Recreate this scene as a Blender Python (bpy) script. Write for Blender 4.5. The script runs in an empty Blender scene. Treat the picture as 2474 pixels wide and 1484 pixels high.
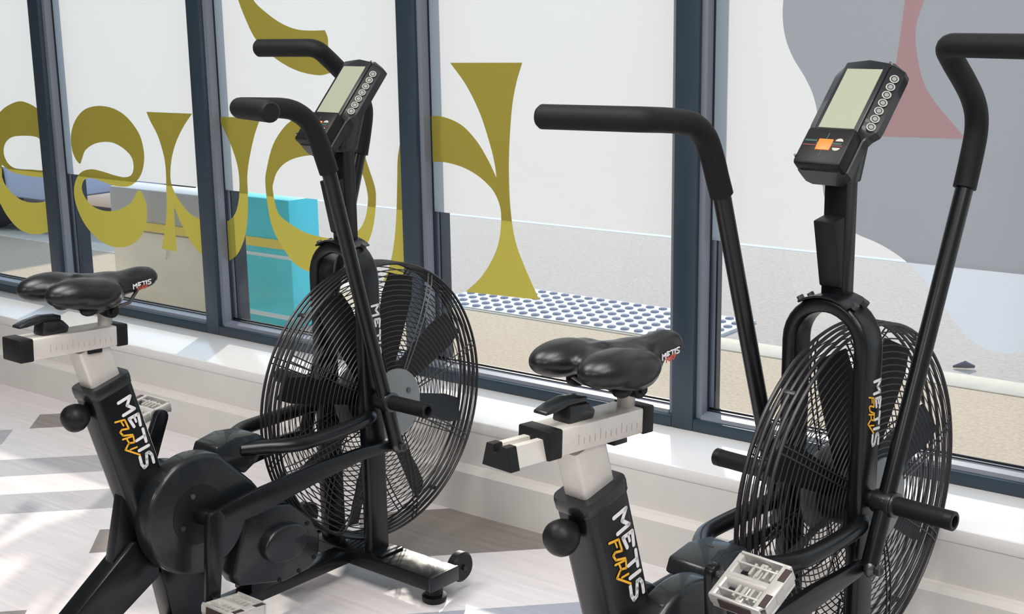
import bpy, bmesh, math, random
from mathutils import Vector, Matrix
from mathutils.geometry import tessellate_polygon
random.seed(7)
S = bpy.context.scene
COL = S.collection
PI = math.pi

# ---------------------------------------------------------------- camera, sky, sun, lights, exposure
cd = bpy.data.cameras.new('camera'); cam = bpy.data.objects.new('camera', cd); COL.objects.link(cam)
cd.sensor_width = 36.0; cd.lens = 3214.838 * 36.0 / 2474.0; cd.clip_start = .05; cd.clip_end = 200
r_ = Vector((0.79085085, 0.61182052, -0.01518541)); u_ = Vector((-0.1210129, 0.18064979, 0.97607455)); f_ = Vector((-0.59992568, 0.77009175, -0.21690522))
cam.matrix_world = Matrix(((r_.x, u_.x, -f_.x, 0), (r_.y, u_.y, -f_.y, 0), (r_.z, u_.z, -f_.z, 1.29736), (0, 0, 0, 1)))
S.camera = cam

w = bpy.data.worlds.new('sky'); S.world = w; w.use_nodes = True
bg = w.node_tree.nodes['Background']
bg.inputs[0].default_value = (.52, .75, 1.0, 1); bg.inputs[1].default_value = 1.0

SUN_EL = math.radians(24)
sl = bpy.data.lights.new('sun', 'SUN'); sl.energy = 3.15; sl.angle = math.radians(1.6); sl.color = (1, .93, .82)
so = bpy.data.objects.new('sun', sl); COL.objects.link(so)
sdir = Vector((.52 * math.cos(SUN_EL), -.854 * math.cos(SUN_EL), -math.sin(SUN_EL)))
so.rotation_euler = sdir.to_track_quat('-Z', 'Y').to_euler(); so.location = (-4, 8, 6)

def area(name, loc, size, energy, color=(1, 1, 1), target=None):
    l = bpy.data.lights.new(name, 'AREA'); l.shape = 'RECTANGLE'; l.size, l.size_y = size; l.energy = energy; l.color = color
    o = bpy.data.objects.new(name, l); COL.objects.link(o); o.location = loc
    if target is not None: o.rotation_euler = (Vector(target) - Vector(loc)).to_track_quat('-Z', 'Y').to_euler()
    return o
# unseen fill lights added under the gym ceiling to brighten the room
for i, (x, y) in enumerate(((-2.5, .9), (-.6, .9), (1.3, .5), (-2.6, -2.4), (.4, -2.4))):
    area('ceiling_fill_light', (x, y, 3.05), (1.3, 1.3), 42, (1, .965, .93))

S.view_settings.view_transform = 'Standard'; S.view_settings.look = 'None'
S.view_settings.exposure = 0.5; S.view_settings.gamma = 1.0; S.view_settings.use_curve_mapping = False

# ---------------------------------------------------------------- materials
def mat(name, color, rough=.5, metal=0., spec=.5, coat=0., vary=.0, vscale=40., bump=0., bscale=200.):
    m = bpy.data.materials.new(name); m.use_nodes = True; nt = m.node_tree; b = nt.nodes['Principled BSDF']
    b.inputs['Base Color'].default_value = (*color, 1); b.inputs['Roughness'].default_value = rough; b.inputs['Metallic'].default_value = metal
    b.inputs['Specular IOR Level'].default_value = spec; b.inputs['Coat Weight'].default_value = coat
    if vary or bump:
        tc = nt.nodes.new('ShaderNodeTexCoord')
    if vary:
        n = nt.nodes.new('ShaderNodeTexNoise'); n.inputs['Scale'].default_value = vscale; n.inputs['Detail'].default_value = 3
        cr = nt.nodes.new('ShaderNodeValToRGB')
        cr.color_ramp.elements[0].position = .3; cr.color_ramp.elements[1].position = .7
        cr.color_ramp.elements[0].color = (*[c * (1 - vary) for c in color], 1); cr.color_ramp.elements[1].color = (*[min(1, c * (1 + vary)) for c in color], 1)
        nt.links.new(tc.outputs['Object'], n.inputs['Vector']); nt.links.new(n.outputs['Fac'], cr.inputs['Fac']); nt.links.new(cr.outputs['Color'], b.inputs['Base Color'])
    if bump:
        n2 = nt.nodes.new('ShaderNodeTexNoise'); n2.inputs['Scale'].default_value = bscale; n2.inputs['Detail'].default_value = 2
        bp_ = nt.nodes.new('ShaderNodeBump'); bp_.inputs['Strength'].default_value = bump; bp_.inputs['Distance'].default_value = .002
        nt.links.new(tc.outputs['Object'], n2.inputs['Vector']); nt.links.new(n2.outputs['Fac'], bp_.inputs['Height']); nt.links.new(bp_.outputs['Normal'], b.inputs['Normal'])
    return m

def translucent(name, color, share=.85, rough=.5):
    m = bpy.data.materials.new(name); m.use_nodes = True; nt = m.node_tree; nt.nodes.clear()
    o = nt.nodes.new('ShaderNodeOutputMaterial'); mx = nt.nodes.new('ShaderNodeMixShader'); t = nt.nodes.new('ShaderNodeBsdfTranslucent'); d = nt.nodes.new('ShaderNodeBsdfDiffuse')
    t.inputs[0].default_value = (*color, 1); d.inputs[0].default_value = (*color, 1); mx.inputs[0].default_value = share
    nt.links.new(d.outputs[0], mx.inputs[1]); nt.links.new(t.outputs[0], mx.inputs[2]); nt.links.new(mx.outputs[0], o.inputs[0])
    return m

def glass(name, tint=(.98, .98, .975), refl=.06):
    m = bpy.data.materials.new(name); m.use_nodes = True; nt = m.node_tree; nt.nodes.clear()
    o = nt.nodes.new('ShaderNodeOutputMaterial'); mx = nt.nodes.new('ShaderNodeMixShader'); t = nt.nodes.new('ShaderNodeBsdfTransparent'); g = nt.nodes.new('ShaderNodeBsdfGlossy')
    t.inputs[0].default_value = (*tint, 1); g.inputs['Roughness'].default_value = .02
    lw = nt.nodes.new('ShaderNodeFresnel'); lw.inputs['IOR'].default_value = 1.4
    nt.links.new(lw.outputs[0], mx.inputs[0]); nt.links.new(t.outputs[0], mx.inputs[1]); nt.links.new(g.outputs[0], mx.inputs[2]); nt.links.new(mx.outputs[0], o.inputs[0])
    return m

def plank_mat(name, color, dark):
    m = bpy.data.materials.new(name); m.use_nodes = True; nt = m.node_tree; b = nt.nodes['Principled BSDF']
    tc = nt.nodes.new('ShaderNodeTexCoord'); mp = nt.nodes.new('ShaderNodeMapping'); mp.inputs['Rotation'].default_value = (0, 0, -PI / 4); mp.inputs['Scale'].default_value = (2.2, 38, 1)
    n = nt.nodes.new('ShaderNodeTexNoise'); n.inputs['Scale'].default_value = 1.6; n.inputs['Detail'].default_value = 5; n.inputs['Roughness'].default_value = .6
    cr = nt.nodes.new('ShaderNodeValToRGB'); cr.color_ramp.elements[0].position = .32; cr.color_ramp.elements[1].position = .68
    cr.color_ramp.elements[0].color = (*dark, 1); cr.color_ramp.elements[1].color = (*color, 1)
    L = nt.links.new
    L(tc.outputs['Object'], mp.inputs['Vector']); L(mp.outputs[0], n.inputs['Vector']); L(n.outputs['Fac'], cr.inputs['Fac']); L(cr.outputs['Color'], b.inputs['Base Color'])
    b.inputs['Roughness'].default_value = .34; b.inputs['Specular IOR Level'].default_value = .45
    return m

M = dict(
    black=mat('black powder coat', (.0045, .0055, .007), .28, 0, .42, .0, .1, 30),
    cover=mat('black moulded plastic', (.0085, .011, .0135), .36, 0, .42, .25, .08, 20),
    rubber=mat('black rubber', (.007, .007, .007), .45, 0, .3),
    foam=mat('black foam grip', (.0075, .0075, .008), .6, 0, .25, 0, .1, 80, .25, 900),
    vinyl=mat('black saddle vinyl', (.0065, .007, .0085), .33, 0, .5, 0, .1, 60, .08, 700),
    wire=mat('black guard wire', (.016, .014, .017), .35, 0, .55),
    blade=mat('black fan blade', (.012, .012, .012), .45, 0, .4),
    hubgrey=mat('grey hub plate', (.20, .215, .22), .45, 0, .5, 0, .05, 30),
    silver=mat('brushed aluminium', (.70, .665, .62), .42, .4, .5, 0, .04, 40),
    chrome=mat('chrome', (.78, .78, .78), .14, 1.),
    steel=mat('dark bolt steel', (.12, .12, .12), .35, .8),
    pedal=mat('clear grey pedal resin', (.55, .54, .51), .28, .3, .5),
    reflector=mat('dark red reflector', (.05, .032, .03), .35),
    lcd=mat('grey green lcd', (.30, .325, .245), .5, 0, .4),
    ring=mat('pale button ring', (.42, .42, .38), .5),
    orange=mat('orange key', (.90, .21, .03), .4),
    green=mat('dark green print', (.01, .06, .045), .5),
    red=mat('dark red print', (.12, .012, .012), .5),
    white=mat('white sticker', (.80, .78, .79), .5),
    gold=mat('yellow sticker', (.88, .46, .035), .5),
    redprint=mat('red sticker', (.55, .08, .05), .5),
    slot=mat('slot marks', (.42, .40, .38), .5),
    frame=mat('slate grey window frame', (.022, .040, .060), .36, 0, .5, 0, .08, 6),
    bead=mat('grey glazing bead', (.17, .19, .23), .4, 0, .5),
    gasket=mat('black gasket', (.008, .009, .014), .5),
    spacer=mat('pale spacer bar', (.55, .62, .78), .35, .3),
    sill=mat('white gloss sill', (.76, .755, .75), .2, 0, .5, 0, .02, 5),
    wall=mat('off white wall paint', (.66, .645, .62), .7, 0, .3, 0, .03, 8),
    skirt=mat('white skirting paint', (.67, .655, .625), .55, 0, .4, 0, .03, 8),
    ceiling=mat('grey ceiling', (.26, .26, .26), .8),
    gym=mat('grey gym wall', (.22, .215, .21), .8),
    film=translucent('frosted film', (.50, .487, .475), .88),
    olive=translucent('olive vinyl', (.34, .29, .055), .5),
    greyfilm=translucent('grey vinyl', (.42, .445, .49), .8),
    pinkfilm=translucent('pink vinyl', (.80, .52, .52), .8),
    glass=glass('window glass'),
    light_plank=plank_mat('light plank', (.78, .74, .75), (.66, .635, .65)),
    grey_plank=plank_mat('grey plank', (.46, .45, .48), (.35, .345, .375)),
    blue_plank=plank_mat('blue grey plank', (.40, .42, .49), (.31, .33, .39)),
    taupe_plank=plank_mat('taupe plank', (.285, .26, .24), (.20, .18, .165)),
    tarmac=mat('sunlit pink tarmac', (.52, .40, .29), .9, 0, .2, 0, .14, 70),
    road=mat('pale road', (.455, .39, .34), .9, 0, .2, 0, .10, 60),
    kerb=mat('pale kerb stone', (.62, .53, .43), .85, 0, .2, 0, .06, 9),
    stud=mat('shadow toned stud', (.34, .32, .39), .8),  # shadows behind the studs put into their colour
    blister=mat('white tactile paving', (.70, .68, .65), .8, 0, .2, 0, .05, 30),
    render=mat('white stand-in ground', (.60, .59, .585), .9, 0, .2, 0, .03, 3),
    teal=mat('teal panel', (.12, .74, .84), .5, 0, .4, 0, .05, 6),
    stripe=mat('yellow stripe', (.92, .74, .14), .5),
    cream=mat('cream pane reflection', (.88, .85, .72), .6, 0, .3, 0, .05, 5),  # teal body washed out by pane reflection, put into the colour
    stone=mat('grey pane reflection', (.58, .585, .57), .6, 0, .3, 0, .05, 5),  # upper part of the same reflection wash, in grey
    palebar=mat('pale rail and reflection', (.72, .85, .86), .5),
    carpaint=mat('pale blue car paint', (.55, .60, .78), .25, 0, .5, .5),
    carglass=mat('dark car glass', (.10, .13, .2), .08, 0, .6),
    tyre=mat('tyre rubber', (.03, .03, .04), .8),
    twig=mat('dark grey twig', (.12, .12, .15), .8),
)

# ---------------------------------------------------------------- geometry helpers
class G:
    """collects geometry, then links it as ONE mesh object"""
    def __init__(s): s.bm = bmesh.new(); s.mi = 0
    def _in(s, b, mx=None, bevel=0, seg=2, ang=25):
        if bevel:
            b.normal_update()
            ed = [e for e in b.edges if len(e.link_faces) == 2 and e.calc_face_angle(0) > math.radians(ang)]
            bmesh.ops.bevel(b, geom=ed, offset=bevel, segments=seg, profile=.5, affect='EDGES', clamp_overlap=True)
        if mx is not None: bmesh.ops.transform(b, matrix=mx, verts=b.verts)
        me = bpy.data.meshes.new('t'); b.to_mesh(me); b.free()
        n = len(s.bm.faces); s.bm.from_mesh(me); bpy.data.meshes.remove(me)
        s.bm.faces.ensure_lookup_table()
        for f in s.bm.faces[n:]: f.material_index = s.mi
        return s
    def box(s, lo, hi, bevel=0, mx=None, seg=2):
        b = bmesh.new(); bmesh.ops.create_cube(b, size=1)
        for v in b.verts: v.co = Vector([lo[i] + (v.co[i] + .5) * (hi[i] - lo[i]) for i in range(3)])
        return s._in(b, mx, bevel, seg)
    def prism(s, pts, axis, a0, a1, bevel=0, mx=None, seg=2, holes=()):
        """polygon pts in the two other axes, extruded from a0 to a1 along axis"""
        b = bmesh.new(); loops = [list(pts)] + [list(h) for h in holes]
        def P(p, a): 
            q = [0, 0, 0]; k = [i for i in range(3) if i != axis]; q[k[0]], q[k[1]], q[axis] = p[0], p[1], a; return q
        flat = [p for l in loops for p in l]
        v0 = [b.verts.new(P(p, a0)) for p in flat]; v1 = [b.verts.new(P(p, a1)) for p in flat]
        if holes:
            for t in tessellate_polygon([[Vector((p[0], p[1], 0)) for p in l] for l in loops]):
                b.faces.new([v0[i] for i in t]); b.faces.new([v1[i] for i in reversed(t)])
        else:
            b.faces.new(v0); b.faces.new(list(reversed(v1)))
        k = 0
        for l in loops:
            n = len(l)
            for i in range(n):
                j = (i + 1) % n; b.faces.new((v0[k + i], v1[k + i], v1[k + j], v0[k + j]))
            k += n
        bmesh.ops.recalc_face_normals(b, faces=b.faces)
        return s._in(b, mx, bevel, seg)
    def tube(s, path, r, n=12, caps=True, mx=None, closed=False, flat=None):
        """round tube along path; r number or list; flat=(sx,sy) squashes the section"""
        path = [Vector(p) for p in path]; m = len(path); b = bmesh.new(); rings = []
        R = r if isinstance(r, (list, tuple)) else [r] * m
        T = []
        for i in range(m):
            if closed: t = path[(i + 1) % m] - path[i - 1]
            else: t = path[min(i + 1, m - 1)] - path[max(i - 1, 0)]
            T.append(t.normalized())
        ref = Vector((0, 0, 1)) if abs(T[0].z) < .9 else Vector((1, 0, 0))
        nrm = (ref - T[0] * ref.dot(T[0])).normalized()
        for i in range(m):
            nrm = (nrm - T[i] * nrm.dot(T[i])).normalized(); bi = T[i].cross(nrm)
            sx, sy = flat or (1, 1)
            rings.append([b.verts.new(path[i] + (nrm * math.cos(2 * PI * k / n) * sx + bi * math.sin(2 * PI * k / n) * sy) * R[i]) for k in range(n)])
        for i in range(m if closed else m - 1):
            A, B = rings[i], rings[(i + 1) % m]
            for k in range(n): b.faces.new((A[k], A[(k + 1) % n], B[(k + 1) % n], B[k]))
        if caps and not closed:
            b.faces.new(list(reversed(rings[0]))); b.faces.new(rings[-1])
        bmesh.ops.recalc_face_normals(b, faces=b.faces)
        return s._in(b, mx)
    def cyl(s, p0, p1, r, n=20, r1=None, bevel=0):
        b = bmesh.new(); p0, p1 = Vector(p0), Vector(p1); d = p1 - p0
        bmesh.ops.create_cone(b, cap_ends=True, segments=n, radius1=r, radius2=r if r1 is None else r1, depth=d.length)
        mx = Matrix.Translation((p0 + p1) / 2) @ d.to_track_quat('Z', 'Y').to_matrix().to_4x4()
        return s._in(b, mx, bevel, 2, 40)
    def lathe(s, prof, p0, axis, n=32, mx=None):
        """prof list of (radius, distance along axis)"""
        b = bmesh.new(); p0 = Vector(p0); q = Vector(axis).to_track_quat('Z', 'Y'); rings = []
        for r, h in prof:
            if r < 1e-6: rings.append([b.verts.new(p0 + q @ Vector((0, 0, h)))])
            else: rings.append([b.verts.new(p0 + q @ Vector((r * math.cos(2 * PI * k / n), r * math.sin(2 * PI * k / n), h))) for k in range(n)])
        for A, B in zip(rings, rings[1:]):
            for k in range(n):
                k2 = (k + 1) % n
                f = [A[k % len(A)], A[k2 % len(A)], B[k2 % len(B)], B[k % len(B)]]
                f = list(dict.fromkeys(f))
                if len(f) > 2: b.faces.new(f)
        bmesh.ops.recalc_face_normals(b, faces=b.faces)
        return s._in(b, mx)
    def sphere(s, c, rad, n=20):
        b = bmesh.new(); bmesh.ops.create_uvsphere(b, u_segments=n, v_segments=n // 2, radius=1)
        rad = rad if isinstance(rad, (tuple, list)) else (rad,) * 3
        return s._in(b, Matrix.Translation(c) @ Matrix.Diagonal((*rad, 1)))
    def sweep(s, path, section, xaxis=(1, 0, 0), caps=True):
        """section points (a,b): a along fixed xaxis, b along normal in the bend plane"""
        b = bmesh.new(); path = [Vector(p) for p in path]; X = Vector(xaxis); rings = []; m = len(path)
        for i in range(m):
            t = (path[min(i + 1, m - 1)] - path[max(i - 1, 0)]).normalized(); nn = t.cross(X).normalized()
            rings.append([b.verts.new(path[i] + X * p[0] + nn * p[1]) for p in section])
        n = len(section)
        for A, B in zip(rings, rings[1:]):
            for k in range(n): b.faces.new((A[k], A[(k + 1) % n], B[(k + 1) % n], B[k]))
        if caps: b.faces.new(list(reversed(rings[0]))); b.faces.new(rings[-1])
        bmesh.ops.recalc_face_normals(b, faces=b.faces)
        return s._in(b)
    def quads(s, V, F):
        b = bmesh.new(); vv = [b.verts.new(v) for v in V]
        for f in F: b.faces.new([vv[i] for i in f])
        bmesh.ops.recalc_face_normals(b, faces=b.faces)
        return s._in(b)
    def stroke(s, pts, w, fn, thick=.0008):
        """flat rounded ribbon through 2D pts; fn(a,b,h) maps to 3D"""
        def offs(P):
            n = len(P); L = []; Rr = []
            for i in range(n):
                d = Vector(P[min(i + 1, n - 1)]) - Vector(P[max(i - 1, 0)]); d.normalize(); q = Vector((-d.y, d.x))
                L.append(Vector(P[i]) + q * w / 2); Rr.append(Vector(P[i]) - q * w / 2)
            return L, Rr
        def poly(P):
            if len(P) < 3: return
            b = bmesh.new(); v0 = [b.verts.new(fn(p[0], p[1], 0)) for p in P]; v1 = [b.verts.new(fn(p[0], p[1], thick)) for p in P]
            n = len(P); b.faces.new(v0); b.faces.new(list(reversed(v1)))
            for i in range(n): b.faces.new((v0[i], v1[i], v1[(i + 1) % n], v0[(i + 1) % n]))
            bmesh.ops.recalc_face_normals(b, faces=b.faces); s._in(b)
        for a, c in zip(pts, pts[1:]):
            a, c = Vector(a), Vector(c); d = (c - a).normalized(); q = Vector((-d.y, d.x)) * w / 2; th = math.atan2(q.y, q.x)
            P = [a + Vector((math.cos(th + PI * k / 6), math.sin(th + PI * k / 6))) * w / 2 for k in range(7)] + [c + Vector((math.cos(th + PI + PI * k / 6), math.sin(th + PI + PI * k / 6))) * w / 2 for k in range(7)]
            poly(P)
        return s
    def done(s, name, mats, parent=None, sharp=35, smooth=True):
        me = bpy.data.meshes.new(name); s.bm.to_mesh(me); s.bm.free()
        for m_ in (mats if isinstance(mats, (list, tuple)) else [mats]): me.materials.append(M[m_] if isinstance(m_, str) else m_)
        if smooth and len(me.polygons):
            me.polygons.foreach_set('use_smooth', [True] * len(me.polygons)); me.set_sharp_from_angle(angle=math.radians(sharp))
        o = bpy.data.objects.new(name, me); COL.objects.link(o)
        if parent is not None: o.parent = parent
        return o

def thing(name, label, cat, loc=(0, 0, 0), rz=0, group=None):
    o = bpy.data.objects.new(name, None); o.empty_display_size = .1; COL.objects.link(o); o.location = loc; o.rotation_euler = (0, 0, rz)
    o['label'] = label; o['category'] = cat
    if group: o['group'] = group
    return o
def tag(o, label, cat, group=None, kind=None):
    o['label'] = label; o['category'] = cat
    if group: o['group'] = group
    if kind: o['kind'] = kind
    return o
def struct(o): o['kind'] = 'structure'; return o
def crom(P, n=5, closed=True):
    """Catmull-Rom through P, duplicated neighbours make corners"""
    out = []; N = len(P)
    for i in range(N if closed else N - 1):
        p0, p1, p2, p3 = [Vector(P[(i + k) % N]) if closed else Vector(P[min(max(i + k, 0), N - 1)]) for k in (-1, 0, 1, 2)]
        if (p2 - p1).length < 1e-7: continue
        if (p1 - p0).length < 1e-7: p0 = p1 - (p2 - p1)
        if (p3 - p2).length < 1e-7: p3 = p2 + (p2 - p1)
        for k in range(n):
            t = k / n
            out.append(.5 * ((2 * p1) + (p2 - p0) * t + (2 * p0 - 5 * p1 + 4 * p2 - p3) * t * t + (3 * p1 - p0 - 3 * p2 + p3) * t ** 3))
    if not closed: out.append(Vector(P[-1]))
    return out
def rrect(w, h, r, n=4):
    out = []
    for cx, cy, a in ((w / 2 - r, h / 2 - r, 0), (-w / 2 + r, h / 2 - r, PI / 2), (-w / 2 + r, -h / 2 + r, PI), (w / 2 - r, -h / 2 + r, 1.5 * PI)):
        for k in range(n + 1): out.append((cx + r * math.cos(a + PI / 2 * k / n), cy + r * math.sin(a + PI / 2 * k / n)))
    return out
# outlines measured on the glass plane (x, z) and on the seat tube's flank
LETTER={'h':[[(-2.447,1.16),(-2.447,1.16),(-2.194,1.163),(-2.194,1.163),(-2.215,1.109),(-2.23,1.048),(-2.24,0.964),(-2.245,0.873),(-2.242,0.77),(-2.227,0.679),(-2.195,0.606),(-2.146,0.519),(-2.146,0.519),(-2.41,0.511),(-2.41,0.511),(-2.355,0.557),(-2.312,0.612),(-2.285,0.668),(-2.275,0.733),(-2.28,0.773),(-2.297,0.805),(-2.32,0.827),(-2.361,0.852),(-2.418,0.872),(-2.49,0.881),(-2.55,0.871),(-2.588,0.841),(-2.606,0.767),(-2.603,0.669),(-2.591,0.571),(-2.569,0.505),(-2.569,0.505),(-2.736,0.505),(-2.736,0.505),(-2.707,0.553),(-2.685,0.624),(-2.671,0.713),(-2.663,0.812),(-2.656,0.891),(-2.632,0.959),(-2.598,0.992),(-2.547,1.006),(-2.486,1.01),(-2.414,0.99),(-2.359,0.948),(-2.318,0.896),(-2.289,0.848),(-2.289,0.848),(-2.295,0.887),(-2.31,0.939),(-2.343,1.022),(-2.39,1.098)]],'o':[[(-3.238,0.764),(-3.224,0.827),(-3.191,0.897),(-3.142,0.949),(-3.096,0.978),(-3.034,0.999),(-2.97,1.007),(-2.9,0.997),(-2.849,0.968),(-2.806,0.914),(-2.777,0.848),(-2.754,0.79),(-2.752,0.749),(-2.762,0.689),(-2.783,0.634),(-2.828,0.572),(-2.893,0.524),(-2.957,0.5),(-3.024,0.496),(-3.111,0.516),(-3.171,0.567),(-3.22,0.639)],[(-3.204,0.75),(-3.197,0.78),(-3.179,0.811),(-3.14,0.841),(-3.077,0.863),(-2.988,0.875),(-2.898,0.877),(-2.838,0.861),(-2.805,0.828),(-2.787,0.776),(-2.786,0.741),(-2.8,0.692),(-2.83,0.653),(-2.881,0.629),(-2.946,0.618),(-3.008,0.619),(-3.067,0.627),(-3.128,0.647),(-3.185,0.679)]],'u':[[(-3.823,0.979),(-3.823,0.979),(-3.579,0.981),(-3.579,0.981),(-3.623,0.942),(-3.67,0.887),(-3.703,0.826),(-3.717,0.766),(-3.71,0.725),(-3.677,0.681),(-3.631,0.644),(-3.58,0.628),(-3.506,0.62),(-3.451,0.625),(-3.403,0.65),(-3.377,0.69),(-3.364,0.749),(-3.366,0.812),(-3.389,0.876),(-3.429,0.943),(-3.457,0.975),(-3.457,0.975),(-3.243,0.98),(-3.243,0.98),(-3.275,0.925),(-3.304,0.855),(-3.322,0.791),(-3.325,0.725),(-3.335,0.642),(-3.357,0.575),(-3.401,0.518),(-3.464,0.488),(-3.519,0.486),(-3.582,0.507),(-3.63,0.543),(-3.675,0.601),(-3.709,0.658),(-3.709,0.658),(-3.711,0.615),(-3.711,0.557),(-3.71,0.502),(-3.71,0.502),(-3.795,0.504),(-3.795,0.504),(-3.774,0.557),(-3.759,0.606),(-3.749,0.662),(-3.744,0.723),(-3.74,0.778),(-3.745,0.831),(-3.769,0.897),(-3.806,0.949)]],'s':[[(-4.236,0.777),(-4.262,0.796),(-4.278,0.832),(-4.275,0.882),(-4.243,0.933),(-4.183,0.974),(-4.099,0.991),(-4.009,0.985),(-3.935,0.957),(-3.875,0.905),(-3.855,0.853),(-3.857,0.805),(-3.882,0.756),(-3.931,0.721),(-3.977,0.71),(-4.045,0.71),(-4.125,0.723),(-4.183,0.728),(-4.22,0.717),(-4.237,0.687),(-4.223,0.656),(-4.18,0.625),(-4.104,0.613),(-4.022,0.624),(-3.951,0.654),(-3.918,0.688),(-3.895,0.703),(-3.875,0.686),(-3.861,0.646),(-3.867,0.598),(-3.898,0.546),(-3.958,0.505),(-4.04,0.485),(-4.133,0.493),(-4.222,0.539),(-4.272,0.601),(-4.289,0.665),(-4.268,0.717),(-4.228,0.748),(-4.166,0.761),(-4.097,0.756),(-4.03,0.747),(-3.973,0.744),(-3.933,0.756),(-3.918,0.787),(-3.93,0.822),(-3.983,0.852),(-4.048,0.865),(-4.13,0.856),(-4.194,0.829),(-4.221,0.794)]],'e':[[(-4.833,0.85),(-4.787,0.908),(-4.729,0.948),(-4.67,0.975),(-4.595,0.993),(-4.538,0.989),(-4.476,0.97),(-4.416,0.93),(-4.387,0.862),(-4.392,0.777),(-4.422,0.721),(-4.488,0.712),(-4.597,0.712),(-4.689,0.721),(-4.751,0.744),(-4.751,0.744),(-4.759,0.697),(-4.759,0.697),(-4.738,0.664),(-4.676,0.626),(-4.6,0.609),(-4.495,0.617),(-4.434,0.642),(-4.406,0.652),(-4.405,0.605),(-4.432,0.532),(-4.488,0.501),(-4.582,0.485),(-4.673,0.497),(-4.745,0.54),(-4.791,0.592),(-4.825,0.647),(-4.848,0.736)],[(-4.716,0.825),(-4.666,0.854),(-4.583,0.864),(-4.494,0.862),(-4.457,0.836),(-4.445,0.797),(-4.463,0.75),(-4.484,0.738),(-4.552,0.737),(-4.647,0.734),(-4.703,0.75),(-4.729,0.786)]],'top':[[(-3.354,1.448),(-3.342,1.41),(-3.317,1.346),(-3.293,1.297),(-3.254,1.234),(-3.204,1.192),(-3.135,1.154),(-3.058,1.128),(-2.973,1.117),(-2.923,1.124),(-2.923,1.124),(-2.925,1.202),(-2.925,1.228),(-2.936,1.251),(-2.936,1.251),(-2.99,1.25),(-3.058,1.254),(-3.126,1.273),(-3.195,1.308),(-3.245,1.344),(-3.284,1.408),(-3.29,1.446)]],'grey':[[(-1.406,1.383),(-1.427,1.348),(-1.434,1.314),(-1.434,1.27),(-1.425,1.225),(-1.404,1.181),(-1.373,1.137),(-1.35,1.093),(-1.335,1.03),(-1.327,0.936),(-1.32,0.886),(-1.311,0.855),(-1.278,0.807),(-1.234,0.785),(-1.181,0.768),(-1.134,0.746),(-1.096,0.72),(-1.063,0.688),(-1.027,0.646),(-0.988,0.602),(-0.954,0.57),(-0.914,0.554),(-0.883,0.551),(-0.839,0.561),(-0.767,0.59),(-0.722,0.659),(-0.723,0.886),(-0.748,1.221),(-0.759,1.367),(-0.759,1.367)]],'pink':[[(-1.134,1.374),(-1.134,1.374),(-1.143,1.309),(-1.151,1.225),(-1.162,1.132),(-1.183,1.011),(-1.183,1.011),(-0.992,1.014),(-0.992,1.014),(-1.035,1.059),(-1.072,1.1),(-1.096,1.142),(-1.112,1.204),(-1.115,1.254),(-1.1,1.308),(-1.078,1.373),(-1.078,1.373)]]}
STICK={'white':[([(-0.7193,0.5767),(-0.6923,0.585),(-0.7007,0.5676),(-0.6849,0.5577),(-0.7106,0.5498)],0.0063),([(-0.6987,0.5401),(-0.6777,0.5451),(-0.6744,0.5218)],0.0061),([(-0.6987,0.5401),(-0.6889,0.5221)],0.0061),([(-0.6875,0.5428),(-0.6835,0.5309)],0.0044),([(-0.6698,0.5125),(-0.6645,0.4857)],0.0061),([(-0.667,0.4981),(-0.6862,0.4924)],0.0058),([(-0.6596,0.4762),(-0.682,0.4712)],0.0063),([(-0.6506,0.4391),(-0.6539,0.4553),(-0.6595,0.4624),(-0.6659,0.4607),(-0.6661,0.4497),(-0.6661,0.4379),(-0.673,0.4336),(-0.6787,0.4421),(-0.6816,0.4581)],0.0061)],'gold':[([(-0.73,0.541),(-0.7091,0.5411),(-0.7015,0.5219)],0.0036),([(-0.7175,0.5401),(-0.7124,0.5299)],0.0029),([(-0.7016,0.5213),(-0.7168,0.5229),(-0.7209,0.5186),(-0.7149,0.5103),(-0.6941,0.5071)],0.0036),([(-0.7164,0.5031),(-0.6928,0.5041),(-0.6913,0.4908),(-0.703,0.4922),(-0.7075,0.5012)],0.0034),([(-0.703,0.4922),(-0.7063,0.4893),(-0.7124,0.4808),(-0.6812,0.4628)],0.0036),([(-0.6866,0.48),(-0.7012,0.4787)],0.0032)]}
# ---------------------------------------------------------------- the room
YW, YS, YF, YG, ZS = 2.545, 2.575, 2.83, 2.88, .247      # skirting face, sill nose, frame face, glass plane, sill top
X0, X1, YB, ZC = -7.2, 2.6, -4.2, 3.1

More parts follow.
